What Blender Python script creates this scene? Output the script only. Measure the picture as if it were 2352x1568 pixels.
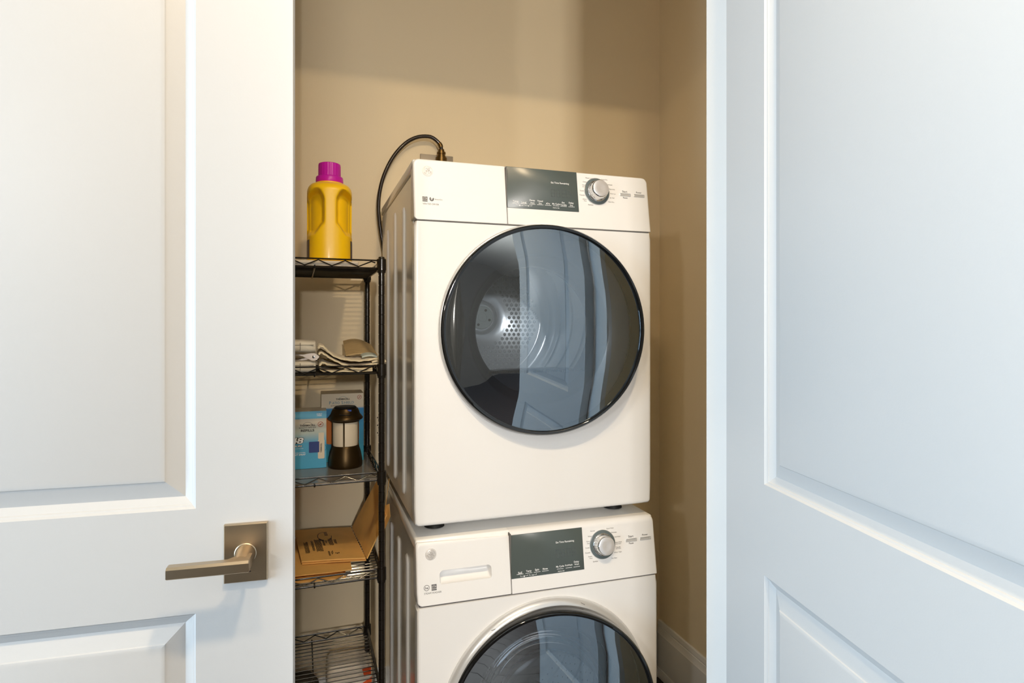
import bpy, bmesh, math, random
from math import sin, cos, pi, radians, sqrt, atan2
from mathutils import Vector, Matrix
random.seed(7)
S = bpy.context.scene
COL = S.collection
for o in list(bpy.data.objects): bpy.data.objects.remove(o)

# ------------------------------------------------------------------ camera
EYE = 1.32
cd = bpy.data.cameras.new('camera'); cam = bpy.data.objects.new('camera', cd); COL.objects.link(cam)
cam.location = (0, 0, EYE); cam.rotation_euler = (pi/2, 0, -radians(18.198))
cd.sensor_width = 36; cd.lens = 36*1395.89/2352; cd.shift_y = -(784-745.75)/2352; cd.clip_start = .01
S.camera = cam
# ------------------------------------------------------------------ exposure, world, lamps
S.view_settings.view_transform = 'Standard'; S.view_settings.look = 'None'
S.view_settings.gamma = 1; S.view_settings.use_curve_mapping = False
S.view_settings.exposure = -0.08
S.cycles.use_denoising = True
S.cycles.max_bounces = 14; S.cycles.transparent_max_bounces = 24; S.cycles.diffuse_bounces = 7
S.cycles.sample_clamp_indirect = 6
w = bpy.data.worlds.new('world'); S.world = w; w.use_nodes = True
w.node_tree.nodes['Background'].inputs[0].default_value = (.62, .78, 1, 1)
w.node_tree.nodes['Background'].inputs[1].default_value = 1.2

def lamp(name, kind, loc, rot, energy, color, size, size_y=None):
    l = bpy.data.lights.new(name, kind); l.energy = energy; l.color = color
    if kind == 'AREA':
        l.shape = 'RECTANGLE' if size_y else 'DISK'; l.size = size
        if size_y: l.size_y = size_y
    o = bpy.data.objects.new(name, l); COL.objects.link(o); o.location = loc; o.rotation_euler = rot
    return o
WARM = (1, .76, .47)
# recessed ceiling lamps of the room in front of the closet
lamp('ceiling_lamp', 'AREA', (-.25, -.06, 2.735), (0, 0, 0), 13, WARM, .13)
lamp('ceiling_lamp', 'AREA', (.31, -.06, 2.735), (0, 0, 0), 25, WARM, .13)
# added fill lights brightening the closet: two beyond the partition, one before it
for x, y, e in ((-.01, -2.9, 165), (-.03, -3.6, 140), (-1.6, -1.45, 55)):
    o = lamp('fill_light', 'POINT', (x, y, 1.9), (0, 0, 0), e, (1, .95, .89), .1); o.data.shadow_soft_size = .05
# daylight through the window in the room's left wall
lamp('window_daylight', 'AREA', (-3.30, -.35, 1.30), (0, -pi/2, 0), 225, (.64, .82, 1), 2.1, 2.0)

# ------------------------------------------------------------------ materials
def mat(name, col, rough=.5, metal=0, spec=.5, bump=0, bscale=200, var=0, vscale=8, coat=0, sheen=0, trans=0, ior=1.45, stretch=None):
    m = bpy.data.materials.new(name); m.use_nodes = True
    nt = m.node_tree; b = nt.nodes['Principled BSDF']
    def lin(c): return tuple((x/12.92 if x <= .04045 else ((x+.055)/1.055)**2.4) for x in c)
    c = lin(col)
    b.inputs['Base Color'].default_value = (*c, 1); b.inputs['Roughness'].default_value = rough
    b.inputs['Metallic'].default_value = metal; b.inputs['Specular IOR Level'].default_value = spec
    b.inputs['IOR'].default_value = ior
    b.inputs['Coat Weight'].default_value = coat; b.inputs['Coat Roughness'].default_value = .06
    b.inputs['Sheen Weight'].default_value = sheen; b.inputs['Transmission Weight'].default_value = trans
    if bump or var:
        tc = nt.nodes.new('ShaderNodeTexCoord'); src = tc.outputs['Object']
        if stretch:
            mp = nt.nodes.new('ShaderNodeMapping'); mp.inputs['Scale'].default_value = stretch
            nt.links.new(src, mp.inputs[0]); src = mp.outputs[0]
    if bump:
        n = nt.nodes.new('ShaderNodeTexNoise'); n.inputs['Scale'].default_value = bscale; n.inputs['Detail'].default_value = 3
        bp = nt.nodes.new('ShaderNodeBump'); bp.inputs['Strength'].default_value = bump; bp.inputs['Distance'].default_value = .002
        nt.links.new(src, n.inputs['Vector']); nt.links.new(n.outputs['Fac'], bp.inputs['Height']); nt.links.new(bp.outputs[0], b.inputs['Normal'])
    if var:
        n = nt.nodes.new('ShaderNodeTexNoise'); n.inputs['Scale'].default_value = vscale; n.inputs['Detail'].default_value = 4
        r = nt.nodes.new('ShaderNodeValToRGB')
        r.color_ramp.elements[0].position = .3; r.color_ramp.elements[1].position = .7
        r.color_ramp.elements[0].color = (*[x*(1-var) for x in c], 1); r.color_ramp.elements[1].color = (*[min(1, x*(1+var)) for x in c], 1)
        nt.links.new(src, n.inputs['Vector']); nt.links.new(n.outputs['Fac'], r.inputs[0]); nt.links.new(r.outputs[0], b.inputs['Base Color'])
    return m

def glass_mat(name, tint, refl, ior):
    m = bpy.data.materials.new(name); m.use_nodes = True; nt = m.node_tree; nt.nodes.clear()
    out = nt.nodes.new('ShaderNodeOutputMaterial'); mx = nt.nodes.new('ShaderNodeMixShader')
    t = nt.nodes.new('ShaderNodeBsdfTransparent'); t.inputs[0].default_value = (*tint, 1)
    g = nt.nodes.new('ShaderNodeBsdfGlossy'); g.inputs[0].default_value = (*refl, 1); g.inputs['Roughness'].default_value = .012
    f = nt.nodes.new('ShaderNodeFresnel'); f.inputs[0].default_value = ior
    nt.links.new(f.outputs[0], mx.inputs[0]); nt.links.new(t.outputs[0], mx.inputs[1]); nt.links.new(g.outputs[0], mx.inputs[2])
    nt.links.new(mx.outputs[0], out.inputs[0])
    return m

def ramp_mat(name, stops, rough=.45, axis=2):
    """colour printed along one axis of the object, stops = [(position, sRGB)]"""
    m = mat(name, (1, 1, 1), rough); nt = m.node_tree; b = nt.nodes['Principled BSDF']
    tc = nt.nodes.new('ShaderNodeTexCoord'); sp = nt.nodes.new('ShaderNodeSeparateXYZ'); r = nt.nodes.new('ShaderNodeValToRGB')
    nt.links.new(tc.outputs['Generated'], sp.inputs[0]); nt.links.new(sp.outputs[axis], r.inputs[0]); nt.links.new(r.outputs[0], b.inputs['Base Color'])
    e = r.color_ramp.elements
    while len(e) < len(stops): e.new(.5)
    for k, (p, c) in enumerate(stops):
        e[k].position = p; e[k].color = (*[(x/12.92 if x <= .04045 else ((x+.055)/1.055)**2.4) for x in c], 1)
    return m

M = {}
M['wall'] = mat('closet_wall_paint', (.90, .835, .71), .75, bump=.12, bscale=350)
M['roomwall'] = mat('room_wall_paint', (.52, .50, .47), .8, bump=.1, bscale=300)
M['ceil'] = mat('ceiling_paint', (.88, .87, .85), .8)
M['trim'] = mat('white_trim_paint', (.89, .885, .875), .38, bump=.03, bscale=500)
M['doorpaint'] = mat('white_door_paint', (.765, .765, .765), .42, bump=.04, bscale=420)
M['floor'] = mat('dark_wood', (.15, .10, .075), .5, var=.35, vscale=6, stretch=(1, 14, 1), bump=.1, bscale=40)
M['floorbase'] = mat('subfloor', (.05, .035, .025), .7)
M['nickel'] = mat('brushed_nickel', (.74, .67, .57), .30, 1, bump=.06, bscale=60, stretch=(1, 30, 30))
M['enamel'] = mat('white_enamel', (.93, .93, .925), .16, coat=.25, spec=.35)
M['plastic'] = mat('white_plastic', (.905, .905, .905), .30)
M['seam'] = mat('seam_shadow_gap', (.42, .41, .40), .7)
M['display'] = mat('smoked_display', (.31, .345, .34), .27, spec=.5)
M['ghost'] = mat('unlit_segments', (.30, .33, .335), .3)
M['white_ink'] = mat('white_ink', (.93, .94, .95), .5)
M['grey_ink'] = mat('grey_ink', (.36, .36, .37), .5)
M['dark_ink'] = mat('dark_ink', (.17, .17, .18), .5)
M['pale_badge'] = mat('satin_silver_badge', (.74, .73, .72), .35, .2)
M['badge_light'] = mat('badge_relief', (.87, .86, .85), .35)
M['chrome'] = mat('chrome', (.86, .86, .86), .06, 1)
M['spun'] = mat('spun_metal_cap', (.90, .90, .91), .26, .55)
M['dialring'] = mat('dial_ring_grey', (.36, .40, .41), .22)
M['satin'] = mat('satin_silver', (.84, .845, .85), .24, .45)
M['gripmetal'] = mat('smoked_grip', (.55, .52, .48), .12, .9)
M['blackgloss'] = mat('black_gloss', (.07, .075, .08), .07, coat=.6)
M['liner'] = mat('door_liner_grey', (.27, .29, .32), .28)
M['gasket'] = mat('dark_rubber', (.15, .15, .19), .45)
M['rubber'] = mat('black_rubber', (.05, .05, .05), .6)
M['drum'] = mat('drum_steel', (.92, .93, .93), .22, .35, bump=.05, bscale=90)
M['hub'] = mat('hub_grey', (.80, .83, .81), .4)
M['hole'] = mat('hole_black', (.04, .04, .04), .7)
M['doorglass'] = glass_mat('tinted_door_glass', (.84, .90, .97), (.78, .90, 1), 3.3)
M['bowlglass'] = glass_mat('clear_bowl_glass', (.80, .84, .88), (1, 1, 1), 1.5)
M['pane'] = glass_mat('window_glass', (.95, .97, .97), (1, 1, 1), 1.45)
M['black'] = mat('black_powder_coat', (.10, .085, .07), .22, coat=.5)
M['cord'] = mat('dark_cord', (.13, .085, .05), .28, coat=.3)
M['brass'] = mat('bronze_fitting', (.42, .33, .18), .3, .8)
M['plate'] = mat('grey_metal_plate', (.62, .58, .52), .45, .3)
M['yellow'] = mat('yellow_plastic', (1, .80, .05), .34, coat=.15)
M['magenta'] = mat('magenta_plastic', (.78, .08, .66), .36)
M['purplelabel'] = mat('dark_purple_label', (.16, .05, .20), .3)
M['linerboard'] = mat('white_tray_board', (.86, .81, .73), .5)
M['linersheet'] = mat('grey_liner_sheet', (.50, .48, .45), .16)
M['bronze'] = mat('dark_bronze', (.26, .20, .11), .36, .8)
M['frost'] = mat('frosted_white', (.88, .83, .74), .5)
M['bluemat'] = mat('blue_mat', (.16, .28, .62), .5)
M['blackmesh'] = mat('black_grille', (.05, .05, .05), .5)
M['kraft'] = mat('kraft_paper', (.90, .70, .40), .62, var=.10, vscale=14, bump=.25, bscale=35)
M['kraft2'] = mat('kraft_paper_darker', (.86, .65, .36), .62, var=.10, vscale=12, bump=.25, bscale=30)
M['ink'] = mat('black_print', (.10, .07, .05), .6)
M['cloth'] = mat('cream_cotton', (.90, .84, .70), .9, bump=.6, bscale=420, var=.06, vscale=60, sheen=.3)
M['napkin'] = mat('white_cotton', (.88, .85, .78), .9, bump=.3, bscale=500, sheen=.2)
M['greythread'] = mat('grey_stripe', (.55, .52, .47), .9)
M['woven'] = mat('beige_woven', (.76, .66, .48), .85, bump=.8, bscale=160, stretch=(1, 8, 1), var=.12, vscale=50)
M['paleblue'] = mat('pale_blue_cloth', (.70, .74, .72), .9, bump=.4, bscale=300)
M['steel'] = mat('worn_steel', (.66, .62, .58), .35, .8)
M['orange'] = mat('orange_print', (.92, .36, .16), .5)
M['whitepack'] = mat('white_film', (.90, .87, .82), .35)
M['dim'] = mat('charcoal_fabric', (.24, .22, .20), .8)
M['deepblue'] = mat('print_deep_blue', (.05, .42, .66), .45)
M['skyblue'] = mat('print_sky_blue', (.42, .72, .86), .45)
M['navy'] = mat('print_navy', (.20, .27, .52), .5)
M['cream'] = mat('print_cream', (.88, .83, .74), .5)
M['redring'] = mat('print_red_brown', (.66, .25, .14), .5)
M['flame'] = mat('print_orange', (.86, .47, .12), .5)
M['teal'] = mat('print_teal', (.22, .47, .56), .5)
M['refill'] = ramp_mat('refill_box_print', [(0, (.30, .66, .82)), (.45, (.33, .66, .82)), (.62, (.72, .78, .76)), (.80, (.87, .83, .75)), (1, (.88, .84, .77))])
M['patio'] = ramp_mat('lantern_box_print', [(0, (.10, .50, .56)), (.77, (.10, .50, .72)), (.775, (.12, .52, .74)), (.80, (.84, .79, .69)), (1, (.84, .79, .69))])

# ------------------------------------------------------------------ mesh helper
class MB:
    def __init__(s): s.bm = bmesh.new(); s.mi = 0
    def face(s, pts):
        vs = [s.bm.verts.new(p) for p in pts]
        f = s.bm.faces.new(vs); f.material_index = s.mi; return f
    def box(s, x0, x1, y0, y1, z0, z1, bev=0, seg=2):
        r = bmesh.ops.create_cube(s.bm, size=1, matrix=Matrix.Translation(((x0+x1)/2, (y0+y1)/2, (z0+z1)/2)) @ Matrix.Diagonal((x1-x0, y1-y0, z1-z0, 1)))
        vs = r['verts']; fs = {f for v in vs for f in v.link_faces}
        for f in fs: f.material_index = s.mi
        if bev:
            es = list({e for v in vs for e in v.link_edges})
            q = bmesh.ops.bevel(s.bm, geom=es, offset=bev, segments=seg, affect='EDGES', profile=.5)
            for f in q['faces']: f.material_index = s.mi
        return s
    def loops(s, loops, cap0=True, cap1=True, close=True):
        V = [[s.bm.verts.new(p) for p in l] for l in loops]; n = len(V[0])
        for a, b in zip(V, V[1:]):
            for i in range(n if close else n-1):
                j = (i+1) % n
                f = s.bm.faces.new((a[i], a[j], b[j], b[i])); f.material_index = s.mi
        if cap0: s.bm.faces.new(V[0][::-1]).material_index = s.mi
        if cap1: s.bm.faces.new(V[-1]).material_index = s.mi
        return s
    def lathe(s, prof, c=(0, 0, 0), axis='z', seg=64, fn=None, ends=False):
        """prof = [(radius, height)] turned about z, or about y with height along +y"""
        L = []
        for r, h in prof:
            l = []
            for i in range(seg):
                a = 2*pi*i/seg
                p = (c[0]+r*cos(a), c[1]+r*sin(a), c[2]+h) if axis == 'z' else (c[0]+r*cos(a), c[1]+h, c[2]+r*sin(a))
                l.append(fn(p) if fn else p)
            L.append(l)
        return s.loops(L, ends, ends)
    def tube(s, pts, r, seg=8, closed=False):
        pts = [Vector(p) for p in pts]; n = len(pts); L = []; up = None
        for i in range(n):
            if closed: t = pts[(i+1) % n]-pts[i-1]
            else: t = pts[min(i+1, n-1)]-pts[max(i-1, 0)]
            t.normalize()
            if up is None:
                up = Vector((0, 0, 1)) if abs(t.z) < .9 else Vector((1, 0, 0))
            a = t.cross(up)
            if a.length < 1e-5: up = Vector((1, 0, 0)); a = t.cross(up)
            a.normalize(); b = a.cross(t).normalized(); up = b
            rr = r[i] if isinstance(r, (list, tuple)) else r
            L.append([pts[i]+a*rr*cos(2*pi*k/seg)+b*rr*sin(2*pi*k/seg) for k in range(seg)])
        if closed: L.append(L[0]); return s.loops(L, False, False)
        return s.loops(L)
    def grid(s, f, nu, nv):
        V = [[s.bm.verts.new(f(i/nu, j/nv)) for j in range(nv+1)] for i in range(nu+1)]
        for i in range(nu):
            for j in range(nv):
                s.bm.faces.new((V[i][j], V[i+1][j], V[i+1][j+1], V[i][j+1])).material_index = s.mi
        return s
    def sheet(s, f, nu, nv, t):
        """closed thin sheet: f(u,v) gives the top, thickness t straight down"""
        g = lambda u, v: Vector(f(u, v))-Vector((0, 0, t))
        T = [[s.bm.verts.new(f(i/nu, j/nv)) for j in range(nv+1)] for i in range(nu+1)]
        B = [[s.bm.verts.new(g(i/nu, j/nv)) for j in range(nv+1)] for i in range(nu+1)]
        F = s.bm.faces.new
        for i in range(nu):
            for j in range(nv):
                F((T[i][j], T[i+1][j], T[i+1][j+1], T[i][j+1])).material_index = s.mi; F((B[i][j], B[i][j+1], B[i+1][j+1], B[i+1][j])).material_index = s.mi
            F((T[i][0], B[i][0], B[i+1][0], T[i+1][0])).material_index = s.mi; F((T[i][nv], T[i+1][nv], B[i+1][nv], B[i][nv])).material_index = s.mi
        for j in range(nv):
            F((T[0][j], T[0][j+1], B[0][j+1], B[0][j])).material_index = s.mi; F((T[nu][j], B[nu][j], B[nu][j+1], T[nu][j+1])).material_index = s.mi
        return s
    def build(s, name, m, parent=None, angle=35, fix=True):
        if fix: bmesh.ops.recalc_face_normals(s.bm, faces=s.bm.faces[:])
        me = bpy.data.meshes.new(name); s.bm.to_mesh(me); s.bm.free()
        for x in (m if isinstance(m, (list, tuple)) else [m]): me.materials.append(x)
        if angle:
            me.shade_smooth(); me.set_sharp_from_angle(angle=radians(angle))
        o = bpy.data.objects.new(name, me); COL.objects.link(o)
        if parent: o.parent = parent
        return o

def empty(name, loc, rz=0):
    o = bpy.data.objects.new(name, None); COL.objects.link(o); o.location = loc; o.rotation_euler = (0, 0, rz); o.empty_display_size = .05
    return o
def tag(o, label=None, cat=None, group=None, kind=None):
    if label: o['label'] = label
    if cat: o['category'] = cat
    if group: o['group'] = group
    if kind: o['kind'] = kind
    return o
def struct(o): o['kind'] = 'structure'; return o
def dup(o, parent=None):
    c = o.copy(); COL.objects.link(c)
    if parent: c.parent = parent
    for ch in o.children: dup(ch, c)
    return c

def rrect(x0, x1, z0, z1, r, n=5):
    """rounded rectangle, r = radii bl, br, tr, tl; counter-clockwise"""
    if not isinstance(r, (list, tuple)): r = [r]*4
    P = []
    for (cx, cz, a0, q) in ((x0, z0, pi, 0), (x1, z0, 1.5*pi, 1), (x1, z1, 0, 2), (x0, z1, .5*pi, 3)):
        k = max(r[q], 1e-5); sx = 1 if cx == x0 else -1; sz = 1 if cz == z0 else -1
        for i in range(n+1):
            a = a0+.5*pi*i/n
            P.append((cx+sx*k+k*cos(a), cz+sz*k+k*sin(a)))
    return P
def circle(cx, cz, r, n=96): return [(cx+r*cos(2*pi*i/n), cz+r*sin(2*pi*i/n)) for i in range(n)]
def cast(poly, c, a):
    dx, dz = cos(a), sin(a); best = None
    for (x0, z0), (x1, z1) in zip(poly, poly[1:]+poly[:1]):
        ex, ez = x1-x0, z1-z0; d = dx*ez-dz*ex
        if abs(d) < 1e-12: continue
        t = ((x0-c[0])*ez-(z0-c[1])*ex)/d; u = ((x0-c[0])*dz-(z0-c[1])*dx)/d
        if t > 0 and -1e-6 <= u <= 1+1e-6 and (best is None or t > best): best = t
    return (c[0]+dx*best, c[1]+dz*best)
def ring_pair(outer, inner, c):
    A = sorted({round(atan2(p[1]-c[1], p[0]-c[0]) % (2*pi), 4) for p in outer+inner})
    return [cast(outer, c, a) for a in A], [cast(inner, c, a) for a in A], A

TEXT_CACHE = {}
def text_verts(s, bold=0):
    if (s, bold) in TEXT_CACHE: return TEXT_CACHE[(s, bold)]
    cu = bpy.data.curves.new('t', 'FONT'); cu.body = s; cu.size = 1; cu.offset = bold; cu.resolution_u = 3
    ob = bpy.data.objects.new('t', cu); COL.objects.link(ob)
    dg = bpy.context.evaluated_depsgraph_get(); me = bpy.data.meshes.new_from_object(ob.evaluated_get(dg))
    V = [v.co.copy() for v in me.vertices]; F = [list(p.vertices) for p in me.polygons]
    bpy.data.objects.remove(ob); bpy.data.curves.remove(cu); bpy.data.meshes.remove(me)
    x0 = min(v.x for v in V); x1 = max(v.x for v in V); y0 = min(v.y for v in V); y1 = max(v.y for v in V)
    TEXT_CACHE[(s, bold)] = (V, F, x0, x1, y0, y1); return TEXT_CACHE[(s, bold)]
def put_text(mb, s, place, c, width=None, height=None, bold=0, align='c', rot=0, shear=0):
    """place(u, v) -> 3-D point of the printed surface; c = centre of the word"""
    V, F, x0, x1, y0, y1 = text_verts(s, bold)
    sx = width/(x1-x0) if width else height/(y1-y0)
    sy = height/(y1-y0) if height else sx
    mx = {'c': (x0+x1)/2, 'l': x0, 'r': x1}[align]; my = (y0+y1)/2
    pts = []
    for v in V:
        a = (v.x-mx)*sx+shear*(v.y-my)*sy; b = (v.y-my)*sy
        pts.append(mb.bm.verts.new(place(c[0]+a*cos(rot)-b*sin(rot), c[1]+a*sin(rot)+b*cos(rot))))
    for f in F:
        try: mb.bm.faces.new([pts[i] for i in f]).material_index = mb.mi
        except ValueError: pass
def put_poly(mb, P, place): mb.face([place(*p) for p in P])
def put_ring(mb, c, r0, r1, place, n=28, a0=0, a1=2*pi):
    for i in range(n):
        a = a0+(a1-a0)*i/n; b = a0+(a1-a0)*(i+1)/n
        mb.face([place(c[0]+r0*cos(a), c[1]+r0*sin(a)), place(c[0]+r1*cos(a), c[1]+r1*sin(a)), place(c[0]+r1*cos(b), c[1]+r1*sin(b)), place(c[0]+r0*cos(b), c[1]+r0*sin(b))])
def put_stroke(mb, pts, wd, place):
    for (a, b) in zip(pts, pts[1:]):
        d = Vector((b[0]-a[0], b[1]-a[1]))
        if d.length < 1e-9: continue
        d.normalize(); n = Vector((-d.y, d.x))*wd/2; e = d*wd*.25
        mb.face([place(a[0]-e.x+n.x, a[1]-e.y+n.y), place(a[0]-e.x-n.x, a[1]-e.y-n.y), place(b[0]+e.x-n.x, b[1]+e.y-n.y), place(b[0]+e.x+n.x, b[1]+e.y+n.y)])

# ================================================================== THE SETTING
YB, XR, XL = 2.015, 1.252, -.84           # closet back wall, right wall, left wall
YF0, YF1 = .930, 1.044                     # front wall of the closet, room side and closet side
JR, JL, HEAD = .757, -.812, 2.44
CEIL, RX0, RX1, RY0 = 2.75, -3.2, 2.6, -7.0

fl = struct(MB().box(RX0-.1, RX1+.1, RY0-.1, YB+.1, -.05, -.012).build('floor', M['floorbase'], None, 0))
fp = None
k = 0; y = YB+.05
while y > RY0:
    if fp is None:
        fp = MB().box(RX0, RX1, -.0635, .0625, -.012, 0, .0012, 1).build('plank', M['floor'], fl, 0)
        o = fp
    else:
        o = dup(fp, fl)
    o.location = (0, y-.063, 0); y -= .1285
struct(MB().box(RX0-.1, RX1+.1, RY0-.1, YB+.1, CEIL, CEIL+.05).build('ceiling', M['ceil'], None, 0))
struct(MB().box(XL-.1, XR+.1, YB, YB+.1, 0, CEIL).build('wall_back', M['wall'], None, 0))
struct(MB().box(XR, XR+.1, YF1, YB, 0, CEIL).build('wall_right', M['wall'], None, 0))
struct(MB().box(XL-.1, XL, YF1, YB, 0, CEIL).build('wall_left', M['wall'], None, 0))
b = MB(); b.box(RX0, JL-.02, YF0, YF1, 0, CEIL); b.box(JR+.02, RX1, YF0, YF1, 0, CEIL); b.box(JL-.02, JR+.02, YF0, YF1, HEAD+.02, CEIL)
struct(b.build('wall_front', M['wall'], None, 0))
struct(MB().box(RX0, -.015, -1.95, -1.82, 0, CEIL).build('added_shade_wall', M['roomwall'], None, 0))  # added partition, out of view, keeps the fill lights off the left door
struct(MB().box(RX1, RX1+.1, RY0, YF1, 0, CEIL).build('wall_room_right', M['roomwall'], None, 0))
struct(MB().box(RX0, RX1, RY0-.1, RY0, 0, CEIL).build('wall_room_back', M['roomwall'], None, 0))
WY0, WY1, WZ0, WZ1 = -1.40, .70, .25, 2.35
b = MB(); b.box(RX0-.1, RX0, RY0, WY0, 0, CEIL); b.box(RX0-.1, RX0, WY1, YF1, 0, CEIL); b.box(RX0-.1, RX0, WY0, WY1, 0, WZ0); b.box(RX0-.1, RX0, WY0, WY1, WZ1, CEIL)
struct(b.build('wall_room_left', M['roomwall'], None, 0))
wn = struct(empty('window_1', (RX0-.05, (WY0+WY1)/2, WZ0)))
hw, hh = (WY1-WY0)/2, WZ1-WZ0
b = MB()
for z0, z1 in ((0, .06), (hh-.06, hh), (hh*.5-.03, hh*.5+.03)): b.box(-.03, .03, -hw, hw, z0, z1)
for y0 in (-hw, hw-.06, -.03): b.box(-.03, .03, y0, y0+.06, .06, hh-.06)
b.build('window_frame', M['trim'], wn, 0)
b = MB(); b.box(-.004, .004, -hw+.05, hw-.05, .05, hh-.05); b.build('pane', M['pane'], wn, 0)
# jambs and head of the double-door opening, with casing on the room side
for nm, x0, x1 in (('trim_1', JL-.02, JL), ('trim_2', JR, JR+.02)):
    struct(MB().box(x0, x1, YF0-.001, YF1+.001, 0, HEAD+.02, .001, 1).build(nm, M['trim'], None, 0))
struct(MB().box(JL, JR, YF0-.001, YF1+.001, HEAD, HEAD+.02, .001, 1).build('trim_3', M['trim'], None, 0))
for nm, x0, x1, z0, z1 in (('trim_4', JL-.1, JL-.006, 0, HEAD+.1), ('trim_5', JR+.006, JR+.1, 0, HEAD+.1), ('trim_6', JL-.006, JR+.006, HEAD+.006, HEAD+.1)):
    struct(MB().box(x0, x1, YF0-.018, YF0, z0, z1, .003, 2).build(nm, M['trim'], None, 30))
# baseboards with a cap moulding and shoe
BB = [(.0, 0), (.020, 0), (.020, .018), (.015, .032), (.0135, .033), (.0135, .160), (.0115, .163), (.0085, .182), (.0065, .1835), (.0065, .187), (.0085, .189), (.006, .203), (.003, .206), (0, .206)]
b = MB(); b.loops([[(XR-d, yy, z) for d, z in BB] for yy in (YF1, YB)]); struct(b.build('baseboard_right', M['trim'], None, 30))
b = MB(); b.loops([[(xx, YB-d, z) for d, z in BB] for xx in (XL, XR-.02)]); struct(b.build('baseboard_back', M['trim'], None, 30))
b = MB(); b.loops([[(XL+d, yy, z) for d, z in BB] for yy in (YF1, YB-.02)]); struct(b.build('baseboard_left', M['trim'], None, 30))

# ------------------------------------------------------------------ the two moulded doors
DW, DT = .782, .035
STILE, LZ, UZ, TOPZ, BOTZ = .1288, .9148, 1.0618, 2.30, .245
PROF = [(0, 0), (.0025, .0030), (.0050, .0042), (.0058, .0058), (.0100, .0080), (.0145, .0112), (.0158, .0118)]
PAN = [(.0158, .0118), (.0385, .0040), (.0400, .0026), (.0455, .0012)]
def rect_loop(x0, x1, z0, z1, ins, d): return [(x0+ins, d, z0+ins), (x1-ins, d, z0+ins), (x1-ins, d, z1-ins), (x0+ins, d, z1-ins)]
def panel_door(name, loc, rz):
    root = struct(empty(name, loc, rz))
    holes = [(STILE, DW-STILE, UZ, TOPZ), (STILE, DW-STILE, BOTZ, LZ)]
    b = MB()
    z0, z1 = .012, HEAD-.004
    for side in (0, 1):
        f = (lambda p: p) if side == 0 else (lambda p: (p[0], DT-p[1], p[2]))
        for (xa, xb, za, zb) in ((0, STILE, z0, z1), (DW-STILE, DW, z0, z1), (STILE, DW-STILE, z0, BOTZ), (STILE, DW-STILE, LZ, UZ), (STILE, DW-STILE, TOPZ, z1)):
            b.face([f(p) for p in ((xa, 0, za), (xb, 0, za), (xb, 0, zb), (xa, 0, zb))])
        for h in holes:
            b.loops([[f(p) for p in rect_loop(*h, i, d)] for i, d in PROF], False, False)
    for q in (((0, 0, z0), (0, DT, z0), (0, DT, z1), (0, 0, z1)), ((DW, 0, z0), (DW, 0, z1), (DW, DT, z1), (DW, DT, z0)), ((0, 0, z0), (DW, 0, z0), (DW, DT, z0), (0, DT, z0)), ((0, 0, z1), (0, DT, z1), (DW, DT, z1), (DW, 0, z1))): b.face(q)
    bmesh.ops.remove_doubles(b.bm, verts=b.bm.verts[:], dist=1e-5)
    b.build('door_frame', M['doorpaint'], root, 20)
    for h in holes:
        b = MB(); L = [rect_loop(*h, i, d) for i, d in PAN]; Bk = [[(p[0], DT-p[1], p[2]) for p in l] for l in L]
        b.loops(L[::-1]+Bk[:1]+Bk[1:]) if False else b.loops([L[3], L[2], L[1], L[0], Bk[0], Bk[1], Bk[2], Bk[3]])
        b.build('raised_panel', M['doorpaint'], root, 20)
    return root
la = radians(3.32)
left_door = panel_door('door_1', (-.0267-DW*cos(la), .9418+DW*sin(la), 0), -la)
ra = radians(11.178)
right_door = panel_door('door_2', (.7203, .9341, 0), -pi/2-ra)
# lever handle of the left door: rosette, boss and L-shaped lever
hd = empty('door_handle', (DW-.0628, 0, .996)); hd.parent = left_door
b = MB(); L = []
for ins, d in ((0, 0), (0, -.0055), (.0012, -.0075)): L.append([(x, d, z) for x, z in rrect(-.029+ins, .029-ins, -.0415+ins, .0415-ins, .0005, 2)])
b.loops(L); b.build('rosette', M['nickel'], hd, 25)
b = MB(); b.lathe([(0, -.0078), (.0148, -.0078), (.0148, -.0098), (.0138, -.0105), (0, -.0105)], axis='y', seg=40); b.build('rosette_boss', M['nickel'], hd, 30)
b = MB()
# neck comes out of the boss, then the flat bar turns to the hinge side
neck = []
for d, rx, rz_ in ((-.010, .0125, .0125), (-.022, .0118, .0112), (-.034, .0112, .0100), (-.044, .0108, .0090)):
    neck.append([(rx*cos(a), d, rz_*sin(a)) for a in [2*pi*i/24 for i in range(24)]])
b.loops(neck)
def barsec(x, t=0): return [(x, -.0615, -.0075), (x, -.0625, -.0065), (x, -.0625, .0050), (x, -.0590, .0078), (x, -.0480, .0078), (x, -.0455, .0062), (x, -.0455, -.0062), (x, -.0475, -.0075)]
L = [barsec(.0118), barsec(.0125)]
L = [[(.0125, p[1]*.97-.0015, p[2]*.9) for p in barsec(0)], barsec(.0115), barsec(-.010), barsec(-.0865), [(-.0880, p[1]*.98-.001, p[2]*.94) for p in barsec(0)]]
b.loops(L)
# the web that thickens the corner
L = []
for x, d0, zt in ((.0122, -.030, .0078), (.004, -.028, .0080), (-.006, -.034, .0080), (-.016, -.0445, .0076), (-.022, -.0475, .0070)):
    L.append([(x, -.050, -zt), (x, d0, -zt*.9), (x, d0, zt*.9), (x, -.050, zt)])
b.loops(L)
b.build('lever', M['nickel'], hd, 30)
b = MB(); b.lathe([(0, -.0076), (.0012, -.0076), (.0012, -.0082), (0, -.0082)], c=(.006, 0, -.026), axis='y', seg=12); b.build('release_pin', M['chrome'], hd, 30)

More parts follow.
